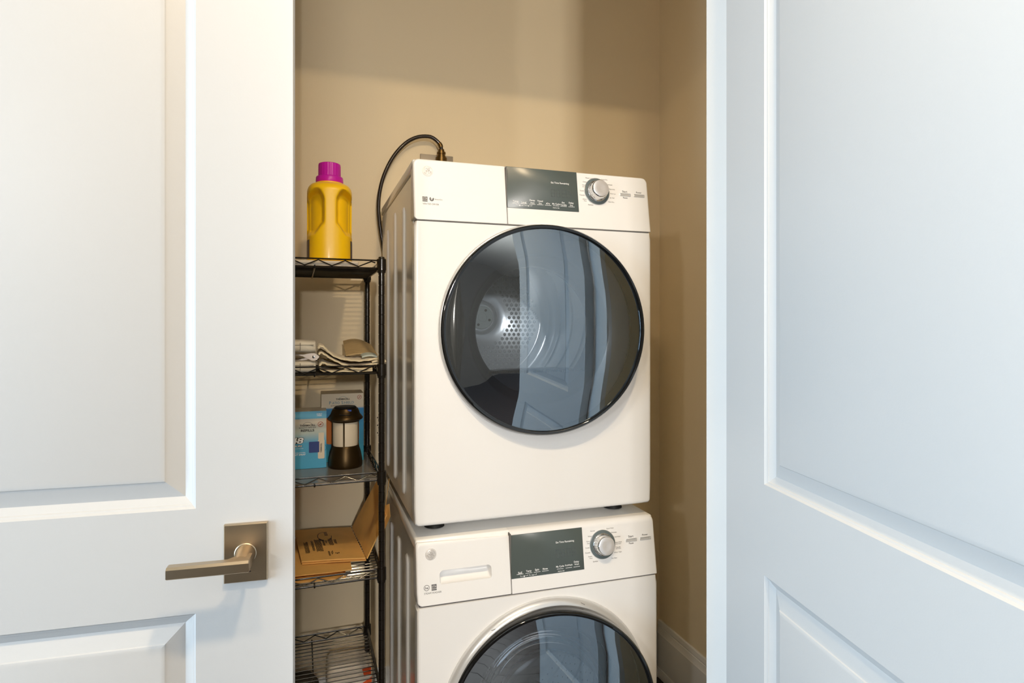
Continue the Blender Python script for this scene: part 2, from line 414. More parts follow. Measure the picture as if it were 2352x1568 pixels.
# ================================================================== WASHER AND DRYER
W = .595
KLEAN = .0217/.1419
def machine(kind):
    dry = kind == 'dryer'
    if dry:
        root = empty('clothes_dryer', (.2128, 1.3348, EYE-.4516), radians(.348)); H, zs, D, zc, xc = .8247, .6828, .6295, .440, .3005
        tag(root, 'white front-load dryer stacked on top, its silver dial beside a smoked display', 'dryer')
    else:
        root = empty('washing_machine', (.2161, 1.3166, 0), -radians(.182)); H, zs, D, zc, xc = .845, .7046, .64, .430, .305
        tag(root, 'white front-load washer underneath the dryer, with pull-out drawer slot and silver door ring', 'washer')
    part = lambda mb, n, m, p=root, a=35: mb.build(n, m, p, a)
    z0 = .006 if dry else .022
    # ---- cabinet shell: side sheets, back and floor, open to the front
    b = MB(); zt = H-.030
    b.box(.003, .010, .032, D, z0, zt, .002, 1); b.box(W-.010, W-.003, .032, D, z0, zt, .002, 1)
    b.box(.010, W-.010, D-.008, D, z0, zt); b.box(.010, W-.010, .032, D-.008, z0, z0+.008)
    part(b, 'cabinet', M['enamel'], a=30)
    b = MB(); b.box(0, W, .026, D+.004, H-.0275, H-.0015, .005, 3); part(b, 'top_panel', M['enamel'])
    # ---- embossed ribs of the side sheets
    for v0, v1, z1 in (((.152, .190, .742), (.311, .350, .757), (.466, .506, .733)) if dry else ((.142, .187, .764), (.300, .345, .755), (.46, .505, .745))):
        for sx in (0, 1):
            L = []
            for ins, h in ((0, 0), (.003, .0035), (.007, .0052), (.011, .0056)):
                L.append([((.0033-h) if sx == 0 else (W-.0033+h), v, z) for v, z in rrect(v0+ins, v1-ins, .034+ins, z1-ins, max(.019-ins, .002), 6)])
            b = MB(); b.loops(L, False, True); part(b, 'side_rib', M['enamel'], a=60)
    # ---- front panel with the door opening
    hole = circle(xc, zc, .236); b = MB(); L = []
    bev = .007; steps = [(bev*(1-sin(t)), bev*(1-cos(t))) for t in (0, pi/6, pi/3, pi/2)]   # (inset, depth)
    ztop = zs-.0012
    out0 = rrect(bev, W-bev, z0+bev, ztop-.001, (.006, .006, .001, .001))
    o, i_, A = ring_pair(out0, hole, (xc, zc))
    L.append([(x, .030, z) for x, z in i_]); L.append([(x, .0, z) for x, z in i_])
    L.append([(x, .0, z) for x, z in [cast(rrect(bev+.002, W-bev-.002, z0+bev+.002, ztop-.003, (.005, .005, .001, .001)), (xc, zc), a) for a in A]])
    for ins, dep in steps:
        P = rrect(ins, W-ins, z0+ins, ztop-min(ins, .001), (.0125-ins, .0125-ins, .001, .001))
        L.append([(x, dep, z) for x, z in [cast(P, (xc, zc), a) for a in A]])
    L.append([(x, .031, z) for x, z in [cast(rrect(0, W, z0, ztop, (.0125, .0125, .001, .001)), (xc, zc), a) for a in A]])
    b.loops(L, False, False); part(b, 'front_panel', M['plastic'], a=25)
    b = MB(); b.box(.006, W-.006, .004, .030, zs-.0025, zs+.0015); part(b, 'seam', M['seam'], a=0)
    # ---- the leaning control fascia, left piece and right piece
    nrm = Vector((0, -1, KLEAN)).normalized()
    def plc(off=0): return lambda u, z: Vector((u, KLEAN*(z-zs), z))+nrm*off
    btop = .0045 if dry else .012
    def fascia(x0, x1, rad, hole=None):
        b = MB(); L = []; bv = .0045; zlo = zs+.0012; ztp = H-.001
        def P(ins, t): return rrect(x0+(ins if x0 < .1 else min(ins, .0006)), x1-(ins if x1 > .5 else min(ins, .0006)), zlo+min(ins, .0006 if not (not dry and x0 < .1) else .0014), ztp-t, [max(r-ins, .0006) for r in rad])
        st = [(bv*(1-sin(t)), btop*(1-sin(t)), bv*(1-cos(t)), ) for t in (0, pi/8, pi/4, 3*pi/8, pi/2)]
        c = ((x0+x1)/2, (zlo+ztp)/2)
        if hole: c = hole[1]
        A = None
        if hole:
            o_, i_, A = ring_pair(P(st[0][0], st[0][1]), hole[0], c)
        for ins, t, dep in st:
            pts = P(ins, t)
            if A: pts = [cast(pts, c, a) for a in A]
            dd = dep
            L.append([(u, KLEAN*(z-zs)+max(dd, (btop*(1-sqrt(max(0, 1-((z-(ztp-btop))/btop)**2))) if z > ztp-btop else 0)), z) for u, z in pts])
        L.append([(p[0], .046, p[2]) for p in L[-1]])
        f0 = P(st[0][0]+.002, st[0][1]+.002) if True else None
        if A: f0 = [cast(f0, c, a) for a in A]
        L = [[(u, KLEAN*(z-zs), z) for u, z in f0]]+L
        if hole:
            L = [[(u, KLEAN*(z-zs), z) for u, z in i_]]+L
            b.loops(L, False, True)
        else: b.loops(L, True, True)
        return b
    if dry:
        part(fascia(0, .2154, (.008, .0008, .0008, .014)), 'fascia_cover', M['plastic'], a=28)
    else:
        sx0, sx1, sz0, sz1 = .0515, .1708, .7475, .7762; hp = rrect(sx0, sx1, sz0, sz1, (.005, .005, .009, .009), 6)
        c0 = ((sx0+sx1)/2, (sz0+sz1)/2)
        dr = part(fascia(0, .2154, (.012, .0008, .0008, .014), (hp, c0)), 'detergent_drawer', M['plastic'], a=28)
        b = MB(); L = []
        for ins, dz, d in ((0, 0, 0), (.0015, 0, .004), (.003, .002, .010), (.004, .010, .019), (.006, .014, .021)):
            L.append([Vector(plc(0)(u, z))+Vector((0, d, 0)) for u, z in rrect(sx0+ins, sx1-ins, sz0+dz, sz1-ins*.5, (.004, .004, .007, .007), 6)])
        b.loops(L, False, True); part(b, 'drawer_handle_recess', M['plastic'], dr, 40)
    fas = part(fascia(.2170, W, (.0008, .0008, .014, .0008)), 'control_fascia', M['plastic'], a=28)
    b = MB(); b.box(.2150, .2174, .010, .040, zs, H-.006); part(b, 'seam', M['seam'], a=0)
    # ---- display
    b = MB(); dz0, dz1 = (.7235, .8228) if dry else (.7385, .8338)
    L = [[plc(o)(u, z) for u, z in rrect(.2172+i, .3990-i, dz0+i, dz1-i, .0006, 2)] for i, o in ((0, -.002), (0, .0006), (.0005, .0010))]
    b.loops(L); disp = part(b, 'display', M['display'])
    p1 = plc(.0013); b = MB()
    put_text(b, 'Est Time Remaining', p1, (.3533, .7913 if dry else .8056), .0465, bold=.012)
    if dry: words = [('Temp', .2379, .7390, .0135), ('Level', .2583, .7382, .0118), ('Damp', .2795, .7440, .0132), ('Alert', .2795, .7385, .0105), ('Timed', .2992, .7440, .0140), ('Dry', .2998, .7380, .0078), ('eDry', .3192, .7388, .0105), ('My Cycle', .3400, .7390, .0200), ('Ext', .3588, .7440, .0070), ('Tumble', .3590, .7385, .0162), ('Delay', .3797, .7440, .0130), ('Dry', .3800, .7383, .0078)]
    else: words = [('Soil', .2378, .7500, .0092), ('Temp', .2591, .7510, .0132), ('Spin', .2795, .7514, .0100), ('Rinse', .3000, .7517, .0122), ('My Cycle', .3373, .7520, .0200), ('PreWash', .3595, .7528, .0185), ('Delay', .3797, .7575, .0130), ('Wash', .3797, .7525, .0118)]
    dzu = -.0052
    for s_, u, z, wd in words: put_text(b, s_, p1, (u, z), wd, bold=.012)
    for u in ([.2379, .2583, .2790, .2992, .3192, .3398, .3590, .3797] if dry else [.2378, .2591, .2795, .3000, .3373, .3595, .3797]):
        zz = (.7345 if dry else .7465); put_poly(b, [(u-.0082, zz), (u+.0082, zz), (u+.0082, zz+.0008), (u-.0082, zz+.0008)], p1)
    zb = .7303 if dry else .7415
    put_text(b, 'Hold to Set', p1, (.3395, .7300 if dry else .7420), .0165, bold=.01)
    for k, u in enumerate((.2475, .2690)):
        for sg in (-1, 1):
            put_poly(b, [(u+sg*.0022, zb), (u+sg*.0085, zb), (u+sg*.0085, zb+.0006), (u+sg*.0022, zb+.0006)], p1)
            put_poly(b, [(u+sg*.0085, zb), (u+sg*.0091, zb), (u+sg*.0091, zb+.0028), (u+sg*.0085, zb+.0028)], p1)
        if k == 0:
            put_poly(b, [(u-.0014, zb-.0016), (u+.0014, zb-.0016), (u+.0014, zb+.0008), (u-.0014, zb+.0008)], p1); put_ring(b, (u, zb+.0010), .0007, .0012, p1, 12, 0, pi)
        else: put_ring(b, (u, zb), .0006, .0014, p1, 14)
    part(b, 'display_lettering', M['white_ink'], disp, 0)
    b = MB()
    for k, u in enumerate((.3335, .3465, .3610, .3740)):     # unlit seven-segment digits
        z = (.7660 if dry else .7810); hw_, hh_ = .0042, .0085
        for q in (((-hw_, hh_), (hw_, hh_)), ((-hw_, 0), (hw_, 0)), ((-hw_, -hh_), (hw_, -hh_)), ((-hw_, 0), (-hw_, hh_)), ((hw_, 0), (hw_, hh_)), ((-hw_, -hh_), (-hw_, 0)), ((hw_, -hh_), (hw_, 0))):
            put_stroke(b, [(u+q[0][0], z+q[0][1]), (u+q[1][0], z+q[1][1])], .0013, plc(.0012))
    part(b, 'unlit_digits', M['ghost'], disp, 0)
    # ---- lettering printed round the dial
    b = MB(); p2 = plc(.0003); KC = (.4507, .7785 if dry else .7895)
    if dry: cyc = [('Mixed Loads', .4435, .8112, 'r', .0225), ('Cottons', .4280, .8010, 'r', .0145), ('Heavy', .4228, .7925, 'r', .0110), ('Duty', .4210, .7880, 'r', .0085), ('Towels', .4160, .7778, 'r', .0122), ('Casuals', .4172, .7672, 'r', .0145), ('Active', .4215, .7572, 'r', .0112), ('Wear', .4220, .7528, 'r', .0090), ('Sanitize', .4385, .7440, 'r', .0145),
                    ('Quick Dry', .4655, .8100, 'l', .0185), ('Delicates', .4795, .7985, 'l', .0165), ('Dewrinkle', .4848, .7872, 'l', .0175), ('Warm up', .4870, .7755, 'l', .0160), ('Air Fluff', .4850, .7650, 'l', .0140), ('Rack Dry', .4810, .7540, 'l', .0170)]
    else: cyc = [('Normal', .4325, .8225, 'r', .0125), ('Whites', .4240, .8110, 'r', .0115), ('Heavy', .4190, .7995, 'r', .0110), ('Duty', .4185, .7950, 'r', .0085), ('Towels', .4160, .7855, 'r', .0122), ('Casuals', .4172, .7745, 'r', .0145), ('Active', .4215, .7655, 'r', .0112), ('Wear', .4225, .7610, 'r', .0090), ('Sanitize', .4360, .7530, 'r', .0145),
                 ('Quick Wash', .4640, .8240, 'l', .0205), ('Delicates', .4755, .8140, 'l', .0165), ('Cold Wash', .4830, .8030, 'l', .0185), ('Stain Wash', .4855, .7900, 'l', .0185), ('with Steam', .4860, .7865, 'l', .0160), ('Casuals', .4850, .7790, 'l', .0145), ('with Steam', .4850, .7755, 'l', .0160), ('Rinse + Spin', .4810, .7670, 'l', .0215), ('Tub Clean', .4720, .7550, 'l', .0165)]
    for s_, u, z, al, wd in cyc: put_text(b, s_, p2, (u, z), wd*.92, align=al)
    zb_ = .7755 if dry else .7915
    put_text(b, 'Start', p2, (.5285, zb_+.0085), .0140, bold=.008); put_text(b, 'Pause', p2, (.5285, zb_-.0075), .0125, bold=.008); put_text(b, 'Power', p2, (.5680, zb_+.0085), .0155, bold=.008)
    part(b, 'dial_lettering', M['dark_ink'], fas, 0)
    # ---- buttons
    for nm, uc in (('start_button', .5288), ('power_button', .5680)):
        b = MB(); L = [[plc(o)(u, z) for u, z in rrect(uc-.0152+i, uc+.0152-i, zb_-.0037+i, zb_+.0037-i, .0012, 3)] for i, o in ((0, -.001), (0, .0010), (.0010, .0014), (.0016, .0002))]
        b.loops(L); part(b, nm, M['satin'], a=30)
    # ---- dial: grey ring, chrome skirt, spun cap (turned about the fascia normal)
    R = Vector((0, 0, 0)).copy(); q = nrm.to_track_quat('Z', 'Y').to_matrix().to_4x4()
    base = Vector(plc(0)(*KC))
    def dial(prof, seg=48): 
        b = MB(); b.lathe(prof, seg=seg); b.bm.transform(Matrix.Translation(base) @ q); return b
    dl = part(dial([(.0335, 0), (.0335, .0012), (.0325, .0018), (.0250, .0016), (.0245, 0)]), 'dial', M['dialring'])
    part(dial([(.0343, 0), (.0343, .0013), (.0334, .0014)]), 'dial_trim_ring', M['satin'], dl)
    part(dial([(.0268, .0014), (.0268, .0040), (.0256, .0058), (.0242, .0064), (.0232, .0085), (.0224, .0200), (.0214, .0232), (.0204, .0240)]), 'dial_skirt', M['chrome'], dl)
    part(dial([(.0205, .0240), (.0200, .0243), (.0100, .0237), (.0004, .0234)]), 'dial_cap', M['spun'], dl)
    # ---- printed marks and the round badge
    bc = (.0330, .7960 if dry else .8128); br = .0125
    b = MB(); L = [[plc(o)(u, z) for u, z in circle(*bc, br-i, 40)] for i, o in ((0, -.0002), (0, .0004), (.0006, .0007))]; b.loops(L)
    badge = part(b, 'round_badge', M['plastic'] if dry else M['pale_badge'])
    b = MB(); p3 = plc(.0010)
    put_ring(b, bc, br*.86, br*.93, p3, 36)
    for k in range(4):
        a0 = pi/2*k+.55
        pts = [(bc[0]+br*(.82-.16*t)*cos(a0+t*1.05), bc[1]+br*(.82-.16*t)*sin(a0+t*1.05)) for t in [i/8 for i in range(9)]]
        put_stroke(b, pts, br*.09, p3)
    def curve(pp, wd):
        pp = [(bc[0]+x*br, bc[1]+z*br) for x, z in pp]; out = []
        for i in range(len(pp)-1):
            p0_ = pp[max(i-1, 0)]; p1_ = pp[i]; p2_ = pp[i+1]; p3_ = pp[min(i+2, len(pp)-1)]
            for t in [k/5 for k in range(5)]:
                out.append(tuple(.5*((2*p1_[j])+(-p0_[j]+p2_[j])*t+(2*p0_[j]-5*p1_[j]+4*p2_[j]-p3_[j])*t*t+(-p0_[j]+3*p1_[j]-3*p2_[j]+p3_[j])*t**3) for j in (0, 1)))
        out.append(pp[-1]); put_stroke(b, out, wd*br, p3)
    curve([(-.05, .30), (-.22, .48), (-.42, .36), (-.42, .10), (-.25, .02), (-.08, .20), (-.08, .45), (-.14, .05), (-.26, -.42), (-.50, -.50), (-.56, -.30), (-.30, -.12), (0, -.02)], .09)
    curve([(0, -.02), (.22, .10), (.30, .36), (.20, .48), (.10, .30), (.20, .10), (.38, .10)], .09)
    curve([(.34, .06), (.14, -.02), (.12, -.34), (.34, -.48), (.56, -.30), (.52, -.10), (.40, -.14), (.44, -.28)], .09)
    part(b, 'badge_monogram', M['badge_light'], badge, 0)
    b = MB(); p2 = plc(.0003)
    if dry:
        sq = (.0193, .0308, .7252, .7365); put_text(b, 'VENTED DRYER', p2, (.0380, .7200), .0365)
        ec = (.0402, .7320); put_ring(b, ec, .0026, .0052, p2, 20, 2.2, 6.9); put_text(b, 'he', p2, ec, .0052, bold=.01)
        put_text(b, 'SensorDry', p2, (.0560, .7312), .0175); 
    else:
        sq = (.0327, .0440, .7370, .7497); put_text(b, 'STEAM WASHER', p2, (.0355, .7325), .0385)
        ec = (.0220, .7440); put_ring(b, ec, .0052, .0062, p2, 28); put_text(b, 'he', p2, ec, .0066, bold=.02)
    put_poly(b, [(sq[0], sq[2]), (sq[1], sq[2]), (sq[1], sq[3]), (sq[0], sq[3])], p2)
    mk = part(b, 'printed_marks', M['grey_ink'], a=0)
    b = MB(); p4 = plc(.0005); sc = ((sq[0]+sq[1])/2, (sq[2]+sq[3])/2); sw = (sq[1]-sq[0])/2
    put_stroke(b, [(sc[0]+sw*x, sc[1]+sw*z) for x, z in ((-.85, .35), (-.5, .62), (0, .72), (.5, .55), (.85, .2))], sw*.1, p4)
    put_stroke(b, [(sc[0]+sw*x, sc[1]+sw*z) for x, z in ((-.85, .0), (-.4, .25), (.1, .25), (.45, .05))], sw*.1, p4)
    put_stroke(b, [(sc[0]+sw*x, sc[1]+sw*z) for x, z in ((-1, -.35), (1, -.35))], sw*.09, p4); put_stroke(b, [(sc[0]+sw*x, sc[1]+sw*z) for x, z in ((-1, -.62), (1, -.62))], sw*.09, p4)
    put_poly(b, [(sc[0]+sw*(.55+.2*cos(a)*(1 if i % 2 else .45)), sc[1]+sw*(.28+.2*sin(a)*(1 if i % 2 else .45))) for i, a in enumerate([pi/5*j for j in range(10)])], p4)
    part(b, 'mark_relief', M['badge_light'], mk, 0)
    # ---- door
    tl = radians(6.2 if dry else 7.2); RT = .2325; cv = -.034 if dry else -.046
    door = empty('door', (xc, 0, zc)); door.parent = root
    def tilt(p):   # front surfaces of the door follow its wedge
        k = min(1, max(0, -p[1]/abs(cv)))
        return (p[0], p[1]-k*math.tan(tl)*p[0]*.9, p[2])
    if dry:
        b = MB(); b.lathe([(.2475, .0005), (.2475, -.0030), (.2462, -.0062), (.2440, -.0080), (.236, -.008)], axis='y', seg=120); b.build('door_bezel', M['satin'], door, 40)
        v0 = -.0075
    else:
        b = MB(); b.lathe([(.2580, .0005), (.2578, -.0040), (.2560, -.0085), (.2515, -.0135), (.2465, -.0165), (.2440, -.0172), (.236, -.0172)], axis='y', seg=120); b.build('door_bezel', M['satin'], door, 40)
        for a in (radians(72), radians(124), radians(200), radians(340)):
            dr_ = Vector((cos(a), 0, sin(a))); tn = Vector((-sin(a+.6), 0, cos(a+.6)))
            p_, q_ = dr_*.2575+Vector((0, -.0052, 0)), dr_*.2448+Vector((0, -.0180, 0))+tn*.0
            b = MB(); b.tube([p_+tn*.004, (p_+q_)/2+Vector((0, -.0022, 0)), q_-tn*.010], .0006, 5)
            b.build('bezel_joint', M['seam'], door, 40)
        v0 = -.0165
    b = MB(); b.lathe([(.2436, v0), (.2436, cv+.010), (.2424, cv+.002), (.2395, cv-.001), (.2355, cv-.0005), (.2328, cv+.002), (.2318, cv+.008), (.2318, v0+.004)], axis='y', seg=120, fn=tilt); b.build('door_rim', M['blackgloss'], door, 40)
    b = MB(); dome = .009 if dry else .014
    L = []
    for r in [RT*(1-(1-i/14)**1.0) for i in range(1, 15)]:
        L.append([tilt((r*cos(a), cv+.004-dome*(1-(r/RT)**2), r*sin(a))) for a in [2*pi*i/120 for i in range(120)]])
    b.loops(L, True, False); gl = b.build('door_glass', M['doorglass'], door, 0); gl.data.shade_smooth()
    # finger grip pressed into the left edge
    b = MB()
    def grip(u, v):
        a = radians(180-32+64*u); r = .2310-.046*v*sin(pi*u)
        return (r*cos(a), .0035-.0075*sin(pi*v)*sin(pi*u), r*sin(a)) 
    b.grid(grip, 24, 8); b.build('finger_grip', M['gripmetal'], door, 60)
    # liner funnel behind the glass
    if dry:
        b = MB(); b.lathe([(.240, .004), (.1800, .0060), (.1755, .0085), (.1725, .0130), (.1580, .0300), (.1530, .0340), (.1510, .0380), (.1505, .070)], axis='y', seg=96, fn=lambda p: (p[0], p[1], p[2]+(.002 if p[1] > .02 else 0)))
        b.build('door_liner', M['liner'], door, 40)
        P = [(x, z) for x, z in circle(0, .002, .156, 120) if z < -.093]; P.sort(key=lambda p: p[0])
        top = [(x, -.093-.010*(abs(x)/.125)**6) for x in [.124-.248*i/20 for i in range(21)]]
        b = MB(); b.loops([[(x, y_, z) for x, z in P+top] for y_ in (.026, .060)]); b.build('lint_filter_housing', M['liner'], door, 30)
    else:
        b = MB(); b.lathe([(.240, .000), (.2050, .0020), (.1980, .0050), (.1850, .0060), (.1760, .0150), (.1700, .0300), (.1720, .0500), (.1640, .0700), (.1600, .0900)], axis='y', seg=96); b.build('door_gasket', M['gasket'], door, 50)
        b = MB(); b.lathe([(.186, -.004), (.176, .012), (.166, .040), (.150, .068), (.120, .092), (.080, .106), (.040, .111), (.001, .112)], axis='y', seg=72); b.build('glass_bowl', M['bowlglass'], door, 0).data.shade_smooth()
    # ---- drum
    dx, dz = (.305, .475) if dry else (.305, .425); RD = .250
    drum = empty('drum', (dx, 0, dz)); drum.parent = root
    bv_, vb = (.071, .545) if dry else (.092, .47)
    b = MB()
    o_, i_, A = ring_pair(circle(0, 0, RD+.004), circle(xc-dx, zc-dz+(.002 if dry else 0), .150 if dry else .159), (xc-dx, zc-dz))
    b.loops([[(x, bv_, z) for x, z in i_], [(x, bv_, z) for x, z in o_]], False, False); b.build('front_bulkhead', M['liner'], drum, 0)
    prof = [(RD, bv_)]
    for k in range(5):
        v = bv_+.05+k*.09
        if v < vb-.05: prof += [(RD, v-.006), (RD-.004, v-.003), (RD-.004, v+.003), (RD, v+.006)]
    prof += [(RD, vb-.030), (RD-.003, vb-.018), (RD-.010, vb-.006), (RD-.020, vb), (.212, vb), (.208, vb-.004), (.200, vb-.004), (.196, vb), (.090, vb), (.085, vb+.003), (.056, vb+.003), (.052, vb-.004), (.046, vb-.006), (.042, vb-.001), (.001, vb-.001)]
    b = MB(); b.lathe(prof, axis='y', seg=120); b.build('drum_shell', M['drum'], drum, 50)
    b = MB(); b.lathe([(.037, vb-.001), (.037, vb-.008), (.035, vb-.010), (.016, vb-.010), (.0155, vb-.008), (.0125, vb-.008), (.012, vb-.011), (.005, vb-.012), (.001, vb-.012)], axis='y', seg=48); hb = b.build('drum_hub', M['hub'], drum, 40)
    for a in (radians(62), radians(-18), radians(-118), radians(172)):
        b = MB(); b.lathe([(.0042, vb-.0102), (.0042, vb-.0108), (.0028, vb-.0104), (.0005, vb-.0103)], c=(.0258*cos(a), 0, .0258*sin(a)), axis='y', seg=14)
        b.build('hub_screw', M['seam'], drum, 40)
    b = MB(); n = 0; s_ = .0158
    if dry:
        for i in range(-14, 15):
            for j in range(-14, 15):
                x = (i+.5*(j % 2))*s_; z = j*s_*.866; r = sqrt(x*x+z*z)
                if .094 < r < .190:
                    b.lathe([(.0055, vb+.0005), (.0048, vb-.0016), (.0028, vb-.0030), (.0005, vb-.0034)], c=(x, 0, z), axis='y', seg=8)
        tag(b.build('dimples', M['drum'], drum, 60), kind='stuff')
    else:
        for i in range(72):
            for j in range(16):
                a = 2*pi*(i+.5*(j % 2))/72; v = .105+.022*j; r = RD-.0008
                if i % 24 in (0, 1, 2, 23): continue
                c = Vector((r*cos(a), v, r*sin(a))); t = Vector((-sin(a), 0, cos(a)))
                b.face([c+t*.0026*cos(q_)+Vector((0, .0026*sin(q_), 0)) for q_ in [2*pi*k/7 for k in range(7)]])
        for i in range(-9, 10):
            for j in range(-9, 10):
                x = (i+.5*(j % 2))*.021; z = j*.018; r = sqrt(x*x+z*z)
                if .06 < r < .19: b.face([(x+.003*cos(q_), vb-.0010, z+.003*sin(q_)) for q_ in [2*pi*k/7 for k in range(7)]])
        tag(b.build('drain_holes', M['hole'], drum, 0, False), kind='stuff')
        for a in (radians(60), radians(180), radians(300)):
            b = MB(); ax = Vector((cos(a), 0, sin(a))); tn = Vector((-sin(a), 0, cos(a))); L = []
            for v, sc_ in ((.10, .5), (.13, .95), (.25, 1), (.40, .95), (.455, .5)):
                L.append([ax*(RD-.001)+tn*.032*sc_+Vector((0, v, 0)), ax*(RD-.020*sc_)+tn*.020*sc_+Vector((0, v, 0)), ax*(RD-.045*sc_)+tn*.006+Vector((0, v, 0)), ax*(RD-.045*sc_)-tn*.006+Vector((0, v, 0)), ax*(RD-.020*sc_)-tn*.020*sc_+Vector((0, v, 0)), ax*(RD-.001)-tn*.032*sc_+Vector((0, v, 0))])
            b.loops(L); b.build('lifter', M['hub'], drum, 30)
    # ---- feet
    for u in (.062, W-.062):
        for v in (.088, D-.06):
            b = MB()
            if dry: b.lathe([(.001, z0+.001), (.021, z0+.001), (.021, -.012), (.024, -.0225), (.001, -.0225)], c=(u, v, 0), seg=28)
            else: b.lathe([(.001, z0+.001), (.016, z0+.001), (.016, .012), (.024, .010), (.024, 0), (.001, 0)], c=(u, v, 0), seg=28)
            b.build('foot', M['rubber'], root, 40)
    return root
washer = machine('washer'); dryer = machine('dryer')

# ------------------------------------------------------------------ power outlet, plug and cord behind the dryer
t = empty('power_outlet', (.396, YB, 1.83)); tag(t, 'grey metal outlet plate on the back wall just above the dryer top', 'outlet')
b = MB(); b.box(-.0555, .0555, -.006, 0, -.0575, .0575, .002, 2); b.build('cover_plate', M['plate'], t)
b = MB(); b.lathe([(.001, -.0085), (.024, -.0085), (.026, -.006)], axis='y', seg=32); b.build('socket', M['rubber'], t)
t = empty('power_cord', (0, 0, 0)); t['label'] = 'dark brown cord arching up to the wall outlet'
t.parent = dryer; dryer_m = Matrix.Translation(dryer.location) @ Matrix.Rotation(dryer.rotation_euler.z, 4, 'Z')
t.location = dryer_m.inverted() @ Vector((.394, YB-.03, 1.86)); t.rotation_euler.z = -dryer.rotation_euler.z
b = MB(); b.lathe([(.001, -.030), (.019, -.030), (.019, .012), (.0145, .013), (.0145, .019), (.0125, .020), (.0125, .024), (.0145, .025), (.0145, .031), (.0105, .032), (.0098, .040), (.0080, .041), (.001, .041)], c=(.012, 0, 0), seg=28)
b.build('plug', M['brass'], t, 30)
cp = [(.408, .0), (.408, .902-.86), (.402, 1.9140-1.86), (.388, 1.9280-1.86), (.369, 1.9375-1.86), (.342, 1.9365-1.86), (.318, 1.9290-1.86), (.295, 1.9150-1.86), (.272, 1.8930-1.86), (.250, 1.8640-1.86), (.230, 1.8270-1.86), (.214, 1.7850-1.86), (.2045, 1.7400-1.86), (.2015, 1.7000-1.86), (.2035, 1.6600-1.86), (.2090, 1.6150-1.86), (.2180, 1.5600-1.86), (.2300, 1.5000-1.86), (.245, 1.44-1.86)]
pts = []
cp2 = [(x-.394, z) for x, z in cp]; cp2[0] = (.012, .034); cp2[1] = (.011, .044)
for i in range(len(cp2)-1):
    a0, a1, a2, a3 = [Vector(cp2[min(max(k, 0), len(cp2)-1)]) for k in (i-1, i, i+1, i+2)]
    for tt in (0, .33, .66):
        q = .5*((2*a1)+(-a0+a2)*tt+(2*a0-5*a1+4*a2-a3)*tt*tt+(-a0+3*a1-3*a2+a3)*tt**3); pts.append((q.x, -.004, q.y))
b = MB(); b.tube(pts, .0062, 12); b.build('cable', M['cord'], t, 60)
b = MB(); L = []
b.tube([(.0105, -.004, .046), (.008, -.004, .053), (.004, -.004, .0595)], [.0078, .0080, .0072], 14); b.build('strain_relief', M['brass'], t, 60)

# ================================================================== WIRE SHELVING RACK
RK = empty('wire_shelving_rack', (.1706, 1.600, 0), radians(1.05)); tag(RK, 'black wire shelving rack with five shelves beside the machines', 'shelving')
SX, SY = -.60, .356
SHELF = [(1.466, 1.486), (1.195, 1.215), (.919, .9385), (.667, .6885), (.353, .3745)]
pp = [(0, .0005), (.0080, .0005)]
z = .0254
while z < 1.490:
    pp += [(.0080, z-.0012), (.0069, z-.0006), (.0069, z+.0006), (.0080, z+.0012)]; z += .0254
pp += [(.0080, 1.4915), (.0001, 1.4915)]
b = MB(); b.lathe(pp, seg=14); post = b.build('post', M['black'], RK, 30)
capm = MB(); capm.lathe([(.0082, 1.4900), (.0084, 1.4930), (.0070, 1.4955), (.0001, 1.4960)], seg=14); capm.build('post_cap', M['black'], post, 40)
for x, y in ((SX, 0), (0, SY), (SX, SY)):
    o = dup(post, RK); o.location = (x, y, 0)
def wire_shelf(zl, zu):
    b = MB()
    for y in (0, SY):
        for z in (zl, zu): b.tube([(SX, y, z), (0, y, z)], .0022, 6)
    for x in (SX, 0):
        for z in (zl, zu): b.tube([(x, 0, z), (x, SY, z)], .0022, 6)
    for x in (-.165, -.43):    # cross bars under the deck, curling over the rail
        b.tube([(x, -.004, zl+.004), (x, -.0045, zl-.001), (x, 0, zl-.0038), (x, SY, zl-.0038), (x, SY+.0045, zl-.001), (x, SY+.004, zl+.004)], .0021, 6)
    sh = b.build('shelf', M['black'], RK, 60)
    b = MB()
    for y in (0, SY):
        P = []; x = -.022; k = 0
        P.append((-.016, y, zu-.006))
        while x > SX+.02:
            P.append((x-.004, y, zu-.003 if k % 2 == 0 else zl+.003)); x -= .0325; k += 1
        b.tube(P, .0018, 6)
    for x in (SX, 0):
        P = []; y = .020; k = 0
        while y < SY-.015:
            P.append((x, y, zu-.003 if k % 2 == 0 else zl+.003)); y += .0325; k += 1
        b.tube(P, .0018, 6)
    b.build('truss_wire', M['black'], sh, 60)
    b = MB()
    for k in range(1, 18): 
        y = SY*k/18; b.tube([(SX, y, zl+.0006), (0, y, zl+.0006)], .0014, 5)
    tag(b.build('deck_wires', M['black'], sh, 60), kind='stuff')
    for x, y in ((0, 0), (SX, 0), (0, SY), (SX, SY)):
        b = MB(); b.lathe([(.0081, zl-.0125), (.0105, zl-.0120), (.0112, zl-.0060), (.0124, zl-.0055), (.0120, zu+.0035), (.0105, zu+.0045), (.0081, zu+.0045)], c=(x, y, 0), seg=18)
        b.build('collar', M['black'], sh, 40)
for zl, zu in SHELF: wire_shelf(zl, zu)
def on_rack(px, py, pz): return RK.matrix_basis @ Vector((px, py, pz))

